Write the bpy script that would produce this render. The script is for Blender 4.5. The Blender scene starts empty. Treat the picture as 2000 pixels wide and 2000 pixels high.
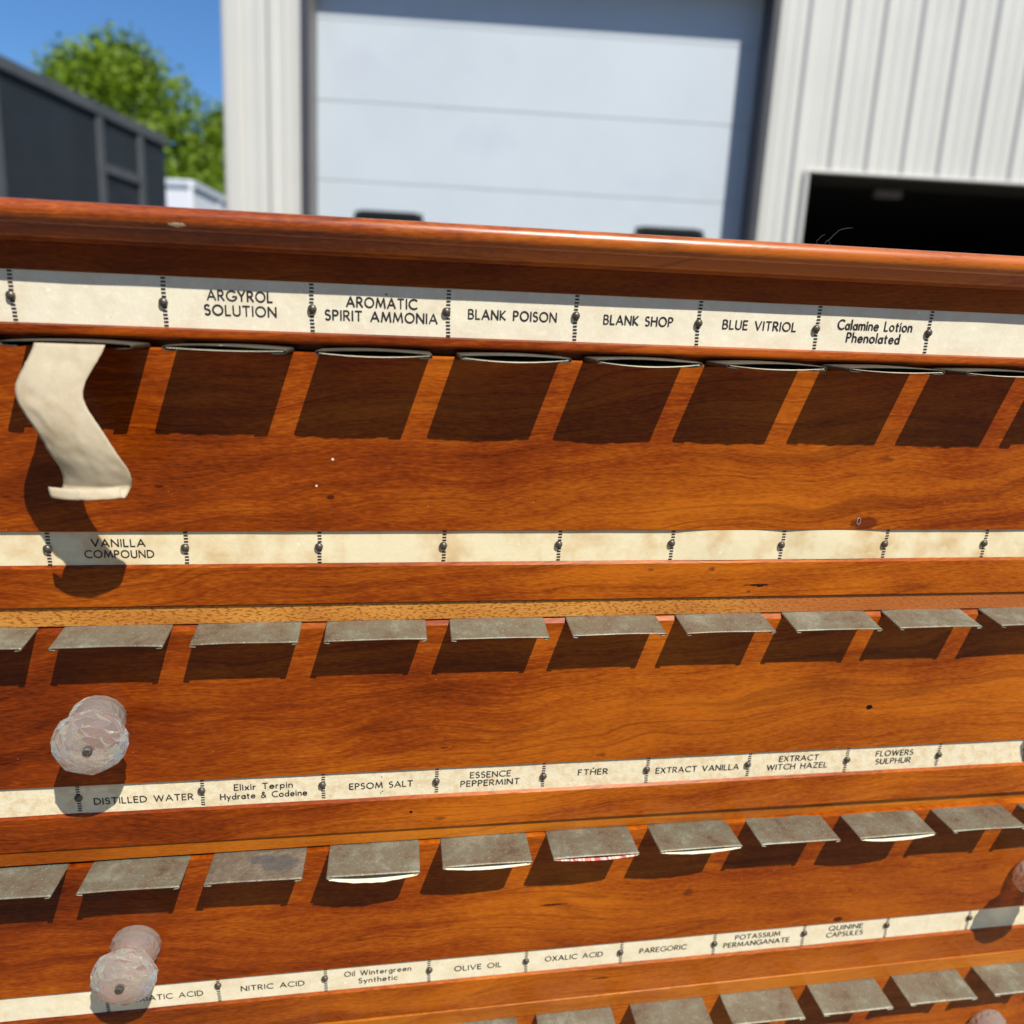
import bpy, bmesh, math, random
from mathutils import Matrix, Vector, noise
R_ = random.Random(7)
PI = math.pi
scene = bpy.context.scene
col = scene.collection

# ------------------------------------------------------------------ camera
CAMZ = 1.35
W = Matrix(((0.9983050221712365, 0.04236215949159202, 0.03990651764932483),
            (-0.030107172459675705, -0.21091192307575054 + 1e-5, 0.9770434673080997),
            (0.049806032507822784, -0.9765888727024076, -0.2092690441505159)))   # camera (right, down, forward) -> world
camd = bpy.data.cameras.new('camera')
cam = bpy.data.objects.new('camera', camd)
col.objects.link(cam)
right, down, fwd = W.col[0], W.col[1], W.col[2]
cam.matrix_world = Matrix((
    (right[0], -down[0], -fwd[0], 0),
    (right[1], -down[1], -fwd[1], 0),
    (right[2], -down[2], -fwd[2], CAMZ),
    (0, 0, 0, 1)))
camd.sensor_width = 36
camd.lens = 27
camd.clip_start = 0.01
camd.clip_end = 2000
camd.dof.use_dof = True
camd.dof.focus_distance = 0.41
camd.dof.aperture_fstop = 6.2
scene.camera = cam

# ------------------------------------------------------------------ world and sun
to_sun = Vector((0.3174, -0.5342, 0.7835)).normalized()
world = bpy.data.worlds.new('World')
scene.world = world
world.use_nodes = True
nt = world.node_tree
bg = nt.nodes['Background']
sky = nt.nodes.new('ShaderNodeTexSky')
sky.sky_type = 'NISHITA'
sky.sun_disc = False
sky.sun_elevation = math.asin(to_sun.z)
sky.sun_rotation = math.atan2(to_sun.x, to_sun.y)
sky.air_density = 1.0
sky.dust_density = 0.0
sky.ozone_density = 5.0
tint = nt.nodes.new('ShaderNodeMix'); tint.data_type = 'RGBA'; tint.blend_type = 'MULTIPLY'
tint.inputs[0].default_value = 1.0; tint.inputs[7].default_value = (0.66, 0.92, 1.12, 1)   # clear, deep blue air
nt.links.new(sky.outputs[0], tint.inputs[6]); nt.links.new(tint.outputs[2], bg.inputs[0])
bg.inputs[1].default_value = 0.10
sund = bpy.data.lights.new('sun', 'SUN')
sun = bpy.data.objects.new('sun', sund)
col.objects.link(sun)
sund.energy = 5.0
sund.angle = math.radians(0.53)
sund.color = (1.0, 0.955, 0.88)
sun.rotation_euler = to_sun.to_track_quat('Z', 'Y').to_euler()
sun.location = (2, -3, 6)
scene.view_settings.view_transform = 'Standard'
scene.view_settings.look = 'None'
scene.view_settings.exposure = 0.25
scene.view_settings.gamma = 1.0
scene.render.resolution_x = 1024
scene.render.resolution_y = 1024
scene.render.engine = 'CYCLES'
scene.cycles.max_bounces = 10
scene.cycles.transmission_bounces = 8

# ------------------------------------------------------------------ helpers
def link(name, me, mat=None, parent=None):
    o = bpy.data.objects.new(name, me)
    col.objects.link(o)
    if mat is not None:
        me.materials.append(mat)
    if parent is not None:
        o.parent = parent
    return o

def mesh(name, verts, faces, mat=None, parent=None, smooth=False):
    me = bpy.data.meshes.new(name)
    me.from_pydata(verts, [], faces)
    me.update()
    if smooth:
        me.shade_smooth()
    return link(name, me, mat, parent)

def empty(name, mat=None):
    o = bpy.data.objects.new(name, None)
    o.empty_display_size = 0.1
    col.objects.link(o)
    if mat is not None:
        o.matrix_world = mat
    return o

def tag(o, label=None, cat=None, group=None, kind=None):
    if label: o['label'] = label
    if cat: o['category'] = cat
    if group: o['group'] = group
    if kind: o['kind'] = kind
    return o

class MB:
    """collects boxes and quads into one mesh"""
    def __init__(s): s.v = []; s.f = []
    def box(s, x0, x1, y0, y1, z0, z1):
        b = len(s.v)
        s.v += [(x0,y0,z0),(x1,y0,z0),(x1,y1,z0),(x0,y1,z0),(x0,y0,z1),(x1,y0,z1),(x1,y1,z1),(x0,y1,z1)]
        s.f += [(b,b+3,b+2,b+1),(b+4,b+5,b+6,b+7),(b,b+1,b+5,b+4),(b+1,b+2,b+6,b+5),(b+2,b+3,b+7,b+6),(b+3,b,b+4,b+7)]
    def quad(s, *p):
        b = len(s.v); s.v += list(p); s.f.append(tuple(range(b, b+len(p))))
    def tube(s, pts, r, n=6):
        b = len(s.v)
        for i, p in enumerate(pts):
            p = Vector(p)
            a = Vector(pts[max(0, i-1)]); c = Vector(pts[min(len(pts)-1, i+1)])
            t = (c-a).normalized()
            u = t.orthogonal().normalized(); w = t.cross(u)
            rr = r(i/(len(pts)-1)) if callable(r) else r
            for k in range(n):
                s.v.append(tuple(p + u*rr*math.cos(2*PI*k/n) + w*rr*math.sin(2*PI*k/n)))
        for i in range(len(pts)-1):
            for k in range(n):
                s.f.append((b+i*n+k, b+i*n+(k+1)%n, b+(i+1)*n+(k+1)%n, b+(i+1)*n+k))
        s.f.append(tuple(b+k for k in range(n))[::-1])
        s.f.append(tuple(b+(len(pts)-1)*n+k for k in range(n)))
    def build(s, name, mat, parent=None, smooth=False, bevel=0, seg=2):
        o = mesh(name, s.v, s.f, mat, parent, smooth)
        if bevel:
            m = o.modifiers.new('bevel', 'BEVEL'); m.width = bevel; m.segments = seg; m.limit_method = 'ANGLE'
        return o

# ------------------------------------------------------------------ material helpers
class NT:
    def __init__(s, name):
        s.m = bpy.data.materials.new(name); s.m.use_nodes = True
        s.t = s.m.node_tree; s.b = s.t.nodes['Principled BSDF']
    def n(s, kind, **kw):
        nd = s.t.nodes.new(kind)
        for k, v in kw.items(): setattr(nd, k, v)
        return nd
    def l(s, a, b): s.t.links.new(a, b)
    def set(s, **kw):
        for k, v in kw.items():
            s.b.inputs[k.replace('_', ' ')].default_value = v
    def mapping(s, scale, src=None, loc=(0,0,0), rot=(0,0,0)):
        if src is None: src = s.coord()
        m = s.n('ShaderNodeMapping'); m.inputs['Scale'].default_value = scale
        m.inputs['Location'].default_value = loc; m.inputs['Rotation'].default_value = rot
        s.l(src, m.inputs[0]); return m.outputs[0]
    def coord(s):
        if not hasattr(s, '_c'):
            s._c = s.n('ShaderNodeTexCoord').outputs['Object']
        return s._c
    def noise(s, vec, scale, detail=3, rough=0.5, dist=0):
        n = s.n('ShaderNodeTexNoise'); n.inputs['Scale'].default_value = scale
        n.inputs['Detail'].default_value = detail; n.inputs['Roughness'].default_value = rough
        n.inputs['Distortion'].default_value = dist
        s.l(vec, n.inputs['Vector']); return n.outputs[0]
    def ramp(s, fac, stops):
        r = s.n('ShaderNodeValToRGB'); e = r.color_ramp.elements
        while len(e) < len(stops): e.new(0.5)
        for i, (p, c) in enumerate(stops):
            e[i].position = p
            e[i].color = c if len(c) == 4 else (*c, 1)
        s.l(fac, r.inputs[0]); return r.outputs[0]
    def g(s, fac, a, b, inv=False):
        r = s.n('ShaderNodeMapRange'); r.inputs[1].default_value = a; r.inputs[2].default_value = b
        r.inputs[3].default_value = 1 if inv else 0; r.inputs[4].default_value = 0 if inv else 1
        s.l(fac, r.inputs[0]); return r.outputs[0]
    def mix(s, fac, a, b, blend='MIX'):
        m = s.n('ShaderNodeMix', data_type='RGBA', blend_type=blend)
        for sock, v in ((m.inputs[0], fac), (m.inputs[6], a), (m.inputs[7], b)):
            if isinstance(v, (int, float)): sock.default_value = v
            elif isinstance(v, tuple): sock.default_value = (*v, 1) if len(v) == 3 else v
            else: s.l(v, sock)
        return m.outputs[2]
    def math(s, op, a, b=0.0):
        m = s.n('ShaderNodeMath', operation=op)
        for i, v in enumerate((a, b)):
            if isinstance(v, (int, float)): m.inputs[i].default_value = v
            else: s.l(v, m.inputs[i])
        return m.outputs[0]
    def bump(s, h, strength, dist):
        b = s.n('ShaderNodeBump'); b.inputs['Strength'].default_value = strength; b.inputs['Distance'].default_value = dist
        s.l(h, b.inputs['Height']); s.l(b.outputs[0], s.b.inputs['Normal'])
    def color(s, c): s.l(c, s.b.inputs['Base Color'])
    def spot(s, cur, x, z, rx, rz, c, soft=0.35, wob=0.5, strength=1.0):
        """an elliptical mark at (x, z) on the board's face"""
        sep = s.sep()
        dx = s.math('MULTIPLY', s.math('SUBTRACT', sep[0], x), 1/rx)
        dz = s.math('MULTIPLY', s.math('SUBTRACT', sep[2], z), 1/rz)
        d = s.math('ADD', s.math('MULTIPLY', dx, dx), s.math('MULTIPLY', dz, dz))
        d = s.math('ADD', d, s.math('MULTIPLY', s.math('SUBTRACT', s.wobn(), 0.5), wob*3))
        m = s.g(d, 1+soft, 1-soft)
        m = s.math('MULTIPLY', m, strength)
        return s.mix(m, cur, c)
    def sep(s):
        if not hasattr(s, '_s'):
            q = s.n('ShaderNodeSeparateXYZ'); s.l(s.coord(), q.inputs[0]); s._s = q.outputs
        return s._s
    def wobn(s):
        if not hasattr(s, '_w'): s._w = s.noise(s.coord(), 26, 3)
        return s._w

def wood(name, off=(0, 0, 0), dark=(0.075, 0.0085, 0.0004), mid=(0.255, 0.042, 0.0014), light=(0.50, 0.130, 0.0055),
         figure=1.0, red=0.0, spots=(), tilt=0.06, coat=0.20, coatr=0.12, bright=0.0, spec=0.12):
    m = NT(name)
    v = m.mapping((1, 1, 1), loc=off)
    warp = m.noise(m.mapping((0.55, 1, 0.9), v), 1.0, 2)
    # cathedral growth lines running along x, gently climbing
    sep = m.n('ShaderNodeSeparateXYZ'); m.l(v, sep.inputs[0])
    h = m.math('ADD', m.math('MULTIPLY', sep.outputs[0], -tilt), m.math('MULTIPLY', warp, 0.55))
    zz = m.math('ADD', sep.outputs[2], h)
    comb = m.n('ShaderNodeCombineXYZ')
    m.l(sep.outputs[0], comb.inputs[0]); m.l(sep.outputs[1], comb.inputs[1]); m.l(zz, comb.inputs[2])
    cv = comb.outputs[0]
    rings = m.noise(m.mapping((0.22, 1, 8.0), cv), 1.0, 3, 0.55)
    fine = m.noise(m.mapping((2.6, 4, 52.0), cv), 1.0, 3, 0.6)
    broad = m.noise(m.mapping((0.30, 1, 0.95), cv), 1.0, 2)
    shim = m.noise(m.mapping((1.3, 2, 2.6), v, loc=(2, 5, 1)), 1.0, 3, 0.55)
    fleck = m.noise(m.mapping((13.0, 8, 68.0), v), 1.0, 2, 0.6)
    line = m.noise(m.mapping((0.16, 1, 4.6), cv, loc=(0, 3, 2)), 1.0, 1, 0.4)
    def wsum(pairs, start):
        acc = start
        for nd, k in pairs:
            acc = m.math('ADD', acc, m.math('MULTIPLY', m.math('SUBTRACT', nd, 0.5), k))
        return acc
    f = wsum([(rings, 0.55*figure), (fine, 0.42), (broad, 0.9), (shim, 0.42), (fleck, 0.60)], 0.5+bright)
    f = m.math('ADD', f, m.math('MULTIPLY', m.math('SUBTRACT', m.g(sep.outputs[0], off[0]-1.0, off[0]+4.5), 0.55), 0.30))  # sheen painted into the colour: darker at the left, brighter to the right
    c = m.ramp(f, [(0.12, dark), (0.46, mid), (0.86, light)])
    # thin dark growth lines
    gl = m.math('ABSOLUTE', m.math('SUBTRACT', line, 0.5))
    c = m.mix(m.math('MULTIPLY', m.g(gl, 0.022, 0.002), 0.34), c, dark)
    # reddish mahogany stain pooling in large areas
    stain = m.g(m.noise(m.mapping((0.22, 1, 0.5), v, loc=(5, 2, 1)), 1.0, 2), 0.42, 0.66)
    c = m.mix(m.math('MULTIPLY', stain, 0.35+red), c, (0.50, 0.30, 0.35), 'MULTIPLY')
    # dust specks
    vo = m.n('ShaderNodeTexVoronoi', feature='F1'); vo.inputs['Scale'].default_value = 5.5
    m.l(v, vo.inputs['Vector'])
    sp = m.g(vo.outputs['Distance'], 0.028, 0.016)
    c = m.mix(m.math('MULTIPLY', sp, 0.55), c, (0.55, 0.42, 0.30))
    for q in spots: c = m.spot(c, *q)
    m.color(c)
    rg = m.noise(m.mapping((2.0, 2, 5.0), v), 1.0, 3)
    rr = m.math('ADD', m.math('MULTIPLY', rg, 0.18), 0.26)
    m.l(rr, m.b.inputs['Roughness'])
    m.set(Specular_IOR_Level=spec, Coat_Weight=coat, Coat_Roughness=coatr, Coat_IOR=1.45)
    m.bump(m.math('ADD', m.math('MULTIPLY', fine, 0.7), m.math('MULTIPLY', fleck, 0.5)), 0.18, 0.0008)
    return m.m

def plain(name, c, rough=0.6, metal=0.0, var=0.12, scale=3.0, spec=0.5, bumpd=0.0):
    m = NT(name)
    n = m.noise(m.coord(), scale, 5, 0.6)
    m.color(m.ramp(n, [(0.25, tuple(x*(1-var) for x in c)), (0.75, tuple(min(1, x*(1+var)) for x in c))]))
    m.set(Roughness=rough, Metallic=metal, Specular_IOR_Level=spec)
    if bumpd: m.bump(m.noise(m.coord(), scale*12, 4), 0.4, bumpd)
    return m.m

def paper(name, base, blot, strength, bscale=5.0, pale=0.3, off=0.0, gloss=0.45):
    m = NT(name)
    v = m.mapping((1, 1, 1), loc=(off, 0, off*2))
    n1 = m.noise(v, bscale, 4, 0.6)
    n2 = m.noise(m.mapping((1, 1, 1.6), v, loc=(9, 0, 3)), bscale*3.2, 3, 0.6)
    c = m.mix(m.math('MULTIPLY', m.g(n1, 0.45, 0.75), strength), base, blot)
    c = m.mix(m.math('MULTIPLY', m.g(n2, 0.55, 0.7), pale), c, tuple(min(1, x*1.16+.03) for x in base))
    vo = m.n('ShaderNodeTexVoronoi'); vo.inputs['Scale'].default_value = 4.2; m.l(v, vo.inputs['Vector'])
    c = m.mix(m.math('MULTIPLY', m.g(vo.outputs['Distance'], 0.075, 0.055), 0.5), c, tuple(min(1, x*1.2+.04) for x in base))
    vo2 = m.n('ShaderNodeTexVoronoi'); vo2.inputs['Scale'].default_value = 6.5; m.l(m.mapping((1, 1, 1), v, loc=(4, 4, 4)), vo2.inputs['Vector'])
    c = m.mix(m.math('MULTIPLY', m.g(vo2.outputs['Distance'], 0.035, 0.02), 0.6), c, (0.30, 0.17, 0.07))
    fine = m.noise(v, 60, 2)
    c = m.mix(m.math('MULTIPLY', m.g(fine, 0.3, 0.7), 0.10), c, (0.35, 0.26, 0.15))
    m.color(c)
    m.set(Roughness=gloss, Specular_IOR_Level=0.35)
    m.bump(n1, 0.2, 0.002)
    return m.m

def tarnish(name, off, spots=(), dim=1.0):
    m = NT(name)
    oi = m.n('ShaderNodeObjectInfo')
    add = m.n('ShaderNodeVectorMath', operation='ADD')
    sc = m.math('MULTIPLY', oi.outputs['Random'], 9.0)
    m.l(m.coord(), add.inputs[0]); m.l(sc, add.inputs[1])
    v = m.mapping((1, 1, 1), add.outputs[0], loc=(off, off, 0))
    n1 = m.noise(v, 3.2, 4, 0.6); n2 = m.noise(v, 16, 4, 0.7); n3 = m.noise(v, 55, 2)
    c = m.ramp(m.math('ADD', m.math('MULTIPLY', n1, 0.75), m.math('MULTIPLY', n2, 0.38)),
               [(0.36, (0.115, 0.085, 0.055)), (0.50, (0.195, 0.155, 0.100)), (0.60, (0.205, 0.192, 0.130)), (0.74, (0.30, 0.295, 0.215))])
    c = m.mix(m.math('MULTIPLY', m.g(n3, 0.60, 0.72), 0.4), c, (0.42, 0.39, 0.30))
    vo = m.n('ShaderNodeTexVoronoi'); vo.inputs['Scale'].default_value = 16; m.l(v, vo.inputs['Vector'])
    c = m.mix(m.math('MULTIPLY', m.g(vo.outputs['Distance'], 0.17, 0.08), 0.35), c, (0.50, 0.47, 0.36))
    for q in spots: c = m.spot(c, *q)
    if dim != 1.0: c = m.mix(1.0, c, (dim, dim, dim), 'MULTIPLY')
    m.color(c)
    m.l(m.math('ADD', m.math('MULTIPLY', n2, 0.3), 0.34), m.b.inputs['Roughness'])
    m.set(Metallic=0.38, Specular_IOR_Level=0.4)
    m.bump(m.math('ADD', n2, n3), 0.14, 0.0015)
    return m.m

# ================================================================== setting
def terrain():
    m = NT('asphalt')
    n = m.noise(m.coord(), 1.2, 4); f = m.noise(m.coord(), 60, 3)
    m.color(m.mix(m.g(f, 0.3, 0.7), m.ramp(n, [(0.3, (0.120, 0.098, 0.070)), (0.7, (0.17, 0.140, 0.105))]), (0.20, 0.170, 0.13)))
    m.set(Roughness=0.85)
    m.bump(f, 0.5, 0.004)
    v, f2 = [], []
    N = 24
    for j in range(N+1):
        for i in range(N+1):
            x = (i/N-.5)*2; y = (j/N-.5)*2
            v.append((math.copysign(abs(x)**2.2, x)*900, math.copysign(abs(y)**2.2, y)*900, 0))
    for j in range(N):
        for i in range(N):
            a = j*(N+1)+i; f2.append((a, a+1, a+N+2, a+N+1))
    o = mesh('ground', v, f2, m.m); tag(o, kind='structure')
terrain()

# ------------------------------------------------------------------ metal building
H0 = CAMZ
m_siding = plain('siding_paint', (0.60, 0.59, 0.53), 0.42, 0.0, 0.04, 2.0)
m_trimw = plain('trim_paint', (0.57, 0.56, 0.51), 0.4, 0.0, 0.03, 2.0)
m_trimd = plain('dark_trim', (0.055, 0.055, 0.06), 0.45, 0.0, 0.15, 4.0)
m_jamb_lit = plain('jamb_metal_sunlit', (0.16, 0.15, 0.14), 0.5, 0.0, 0.1, 4.0)
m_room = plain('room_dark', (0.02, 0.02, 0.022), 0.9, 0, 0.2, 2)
m_roof = plain('roof_metal', (0.35, 0.36, 0.37), 0.4, 0.3, 0.06, 2)
bld = empty('metal_building', Matrix.Translation((0, 5.6, 0)))
tag(bld, 'pale grey ribbed metal building with a white sectional door', 'building')
BH = 5.6; XL, XR, DEP = -1.80, 9.0, 12.0
DX0, DX1, DZ1 = -1.25, 1.78, H0+2.48          # garage door opening
OX0, OX1, OZ1 = 2.150, 4.9, H0+1.275         # dark opening on the right
def ribbed(x0, x1, z0, z1, mb):
    """front skin with trapezoid ribs between x0 and x1 (y = 0, ribs towards -y)"""
    pts = [(x0, 0.0)]
    ribs = []
    k = -20
    while True:
        xr = 2.054 + 0.2535*k
        if xr > x1: break
        if xr-0.03 > x0+0.01 and xr+0.03 < x1-0.01: ribs.append((xr, 0.019, 0.036, 0.020))
        for q in (0.085, 0.168):
            xm = xr+q
            if xm-0.014 > x0+0.01 and xm+0.014 < x1-0.01: ribs.append((xm, 0.0045, 0.014, 0.008))
        k += 1
    for xr, h, wb, wt in sorted(ribs):
        pts += [(xr-wb, 0), (xr-wt+0.004, -h), (xr+wt-0.004, -h), (xr+wb, 0)]
    pts.append((x1, 0.0))
    b = len(mb.v)
    for x, y in pts: mb.v += [(x, y, z0), (x, y, z1)]
    for i in range(len(pts)-1):
        mb.f.append((b+2*i, b+2*i+2, b+2*i+3, b+2*i+1))
w = MB()
ribbed(XL+0.09, DX0-0.05, 0, BH, w)
ribbed(DX0-0.05, DX1+0.05, DZ1+0.05, BH, w)
ribbed(DX1+0.05, OX0-0.03, 0, BH, w)
ribbed(OX0-0.03, OX1+0.06, OZ1+0.012, BH, w)
ribbed(OX1+0.06, XR, 0, BH, w)
w.quad((XL, 0, 0), (XL, 0, BH), (XL, DEP, BH), (XL, DEP, 0))
w.quad((XR, 0, 0), (XR, DEP, 0), (XR, DEP, BH), (XR, 0, BH))
w.quad((XL, DEP, 0), (XL, DEP, BH), (XR, DEP, BH), (XR, DEP, 0))
w.build('ribbed_wall', m_siding, bld)
r = MB(); r.quad((XL-.05, -.12, BH), (XR+.05, -.12, BH), (XR+.05, DEP/2, BH+1.4), (XL-.05, DEP/2, BH+1.4))
r.quad((XL-.05, DEP/2, BH+1.4), (XR+.05, DEP/2, BH+1.4), (XR+.05, DEP+.12, BH), (XL-.05, DEP+.12, BH))
r.build('roof', m_roof, bld)
c = MB(); c.box(XL-0.012, XL+0.09, -0.034, 0.05, 0, BH-.01); c.box(XL+0.002, XL+0.06, -0.046, -0.0345, 0, BH-.01)
c.build('corner_trim', m_trimw, bld, bevel=0.006)
# dark trim round the garage door
t = MB()
t.box(DX0-0.045, DX0, -0.036, 0.2, 0, DZ1+0.05); t.box(DX1, DX1+0.05, -0.036, 0.2, 0, DZ1+0.05)
t.box(DX0-0.001, DX1+0.001, -0.036, 0.2, DZ1, DZ1+0.05)
door_frame = t.build('door_frame', m_trimd, bld)
l = MB(); l.box(DX0+0.0005, DX0+0.006, -0.03, 0.19, 0.01, DZ1-0.002); l.build('jamb_lit_face', m_jamb_lit, bld)  # left jamb only: sunlit tone put into its lighter colour

def garage_door():
    m = NT('door_paint')
    n = m.noise(m.coord(), 1.3, 4, 0.6); s = m.noise(m.mapping((1, 1, 3)), 260, 2)
    blot = m.noise(m.coord(), 2.1, 3, 0.5)
    base = m.ramp(n, [(0.3, (0.52, 0.575, 0.605)), (0.7, (0.56, 0.615, 0.645))])
    base = m.mix(m.math('MULTIPLY', m.g(blot, 0.52, 0.72), 0.35), base, (0.45, 0.485, 0.545))  # soft reflections painted into the door colour as faint patches
    m.color(base)
    m.set(Roughness=0.42); m.bump(s, 0.3, 0.002)
    d = empty('sectional_door', bld.matrix_world.copy())
    d.parent = bld; d.matrix_parent_inverse = bld.matrix_world.inverted()
    sealm = plain('door_seam', (0.50, 0.55, 0.57), 0.6, 0, 0.05)
    seams = [H0+2.098, H0+1.592, H0+1.078, H0+0.57, H0+0.06, H0-0.45, H0-0.95]
    zs = [H0+2.60] + seams + [0.01]
    wins = [(-0.985, -0.505), (1.02, 1.515)]
    b = MB()
    for i in range(len(zs)-1):
        z1, z0 = zs[i]-0.010, zs[i+1]+0.010
        if i == 3:
            wz0, wz1 = H0+0.66, H0+0.892
            xs = [DX0-.05, wins[0][0], wins[0][1], wins[1][0], wins[1][1], DX1+.05]
            b.box(xs[0], xs[5], 0.2, 0.24, wz1, z1); b.box(xs[0], xs[5], 0.2, 0.24, z0, wz0)
            for k in (0, 2, 4): b.box(xs[k], xs[k+1], 0.2, 0.24, wz0, wz1)
        else:
            b.box(DX0-.05, DX1+.05, 0.2, 0.24, z0, z1)
    dd = b.build('door_panel', m.m, d)
    s = MB()
    for z in seams: s.box(DX0-.05, DX1+.05, 0.203, 0.232, z-0.0098, z+0.0098)
    s.build('panel_joint', sealm, d)
    fr = plain('window_rubber', (0.012, 0.013, 0.012), 0.5, 0, 0.1)
    gl = plain('window_glass_dark', (0.02, 0.024, 0.022), 0.12, 0, 0.1)
    for x0, x1 in wins:
        z0, z1 = H0+0.655, H0+0.898
        def ring(r, xa, xb, za, zb):
            p = []
            for cx, cz, a0 in ((xb-r, zb-r, 0), (xa+r, zb-r, 90), (xa+r, za+r, 180), (xb-r, za+r, 270)):
                for k in range(7):
                    a = math.radians(a0+15*k); p.append((cx+r*math.cos(a), cz+r*math.sin(a)))
            return p
        o_ = ring(0.075, x0-.012, x1+.012, z0, z1); i_ = ring(0.05, x0+.018, x1-.018, z0+.03, z1-.03)
        n = len(o_); v = [(x, 0.186, z) for x, z in o_]+[(x, 0.186, z) for x, z in i_]+[(x, 0.21, z) for x, z in o_]+[(x, 0.21, z) for x, z in i_]
        f = []
        for k in range(n):
            k2 = (k+1) % n
            f += [(k, k2, n+k2, n+k), (k, 2*n+k, 2*n+k2, k2), (n+k, n+k2, 3*n+k2, 3*n+k)]
        wf = mesh('window', v, f, fr, d)
        wf.parent = bld    # window of the building's door, kept at part level so that its pane is a sub-part
        wf.matrix_parent_inverse = Matrix()
        g = MB(); g.quad(*[(x, 0.199, z) for x, z in i_]); g.build('pane', gl, wf)
    for ch in (dd,): pass
    return d
d_ = garage_door()

# dark opening with its pale frame and unlit room behind
o = MB()
o.box(OX0-0.030, OX0-.002, -0.03, 0.02, 0, OZ1+0.02); o.box(OX1+.002, OX1+0.045, -0.04, 0.02, 0, OZ1+0.045)
o.box(OX0-0.002, OX1+0.002, -0.03, 0.02, OZ1+.002, OZ1+0.02)
o.build('opening_trim', m_trimw, bld, bevel=0.004)
q = MB(); q.box(OX0-0.002, OX0+0.012, -0.005, 0.30, 0, OZ1); q.box(OX0+.012, OX1, .05, .30, OZ1-.012, OZ1+.001)
q.box(OX0+0.012, OX0+0.05, 0.255, 0.30, 0, OZ1-.012)
q.build('opening_jamb', plain('jamb_grey', (0.045, 0.043, 0.040), 0.55, 0, 0.12, 5), bld)
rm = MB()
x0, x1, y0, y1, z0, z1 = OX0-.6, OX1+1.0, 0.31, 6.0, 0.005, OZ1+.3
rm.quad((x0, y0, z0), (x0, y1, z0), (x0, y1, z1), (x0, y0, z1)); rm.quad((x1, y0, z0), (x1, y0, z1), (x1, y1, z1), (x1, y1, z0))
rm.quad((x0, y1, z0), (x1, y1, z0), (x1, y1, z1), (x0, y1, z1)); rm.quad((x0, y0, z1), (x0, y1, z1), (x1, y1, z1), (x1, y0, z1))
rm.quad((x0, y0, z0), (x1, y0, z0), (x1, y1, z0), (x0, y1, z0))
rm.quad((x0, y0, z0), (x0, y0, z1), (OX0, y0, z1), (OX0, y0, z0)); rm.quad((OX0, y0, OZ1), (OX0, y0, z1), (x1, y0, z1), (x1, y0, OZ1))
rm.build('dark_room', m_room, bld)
bx = MB(); bx.box(2.735, 2.93, 0.20, 0.26, OZ1-0.085, OZ1-0.03)
bx.build('door_bracket', plain('bracket_grey', (0.16, 0.14, 0.15), 0.6, 0, 0.1), bld, bevel=0.006)

# ------------------------------------------------------------------ dark trailer and white trailer at left
def trailer(name, label, corner, ang, wdt, ln, top, body, rail, posts, doorlike=False):
    M = Matrix.Translation((corner[0], corner[1], 0)) @ Matrix.Rotation(ang, 4, 'Z')
    t = empty(name, M); tag(t, label, 'trailer')
    b = MB(); b.box(-wdt, 0, 0, ln, 0.85, top-0.03); b.build('body', body, t, bevel=0.04, seg=3)
    r = MB()
    r.box(0.0005, 0.035, 0.02, ln-.02, top-0.14, top-0.035); r.box(0.0005, 0.03, 0.02, ln-.02, 0.80, 0.9)
    r.box(-wdt+.01, -0.03, -0.03, -0.0005, top-0.14, top-0.05)
    r.build('top_rail', rail, t, bevel=0.01)
    for y in posts:
        p = MB(); p.box(0.001, 0.028, y-0.045, y+0.045, 0.905, top-0.145); p.build('side_post', rail, t, bevel=0.006)
    if doorlike:
        ya, yb = doorlike; p = MB(); p.box(0.0015, 0.03, ya+.046, yb-.046, top-0.62, top-0.54); p.build('door_header', rail, t)
    tyre = plain('tyre_rubber', (0.02, 0.02, 0.02), 0.8); rim = plain('wheel_rim', (0.4, 0.4, 0.4), 0.4, 0.7)
    for yy in (ln*0.55, ln*0.55+0.95):
        for xx in (-0.14, -wdt+0.14):
            me = bpy.data.meshes.new('wheel'); bm = bmesh.new()
            bmesh.ops.create_cone(bm, cap_ends=True, segments=28, radius1=0.4, radius2=0.4, depth=0.24,
                                  matrix=Matrix.Translation((xx, yy, 0.4)) @ Matrix.Rotation(PI/2, 4, 'Y'))
            bm.to_mesh(me); bm.free(); wo = link('wheel', me, tyre, t)
            me = bpy.data.meshes.new('rim'); bm = bmesh.new()
            bmesh.ops.create_cone(bm, cap_ends=True, segments=24, radius1=0.22, radius2=0.2, depth=0.26,
                                  matrix=Matrix.Translation((xx, yy, 0.4)) @ Matrix.Rotation(PI/2, 4, 'Y'))
            bm.to_mesh(me); bm.free(); link('rim', me, rim, wo)
    return t
# local y runs from the near end (0) to the far end
m_dk = plain('black_trailer_paint', (0.028, 0.034, 0.040), 0.38, 0, 0.25, 2)
m_dkr = plain('trailer_rail_grey', (0.10, 0.11, 0.12), 0.5, 0.1, 0.15, 5)
trailer('cargo_trailer', 'tall black cargo trailer with grey top rail beside the white trailer', (-4.27, 4.0), math.atan2(4.27-3.55, 5.0)*-1, 2.4, 5.05, H0+2.05,
        m_dk, m_dkr, (1.2, 2.6, 3.9, 4.55), (3.9, 4.55))
m_wt = plain('white_trailer_paint', (0.78, 0.80, 0.84), 0.35, 0, 0.03, 2)
trailer('box_trailer', 'white box trailer parked behind the black one under the trees', (-4.385, 12.0), -math.atan2(0.061, 1.47), 2.4, 7.0, H0+2.17,
        m_wt, plain('trailer_rail_pale', (0.62, 0.66, 0.70), 0.4, 0.1, 0.05, 3), (1.0, 2.2, 3.4, 4.6, 5.8))

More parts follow.
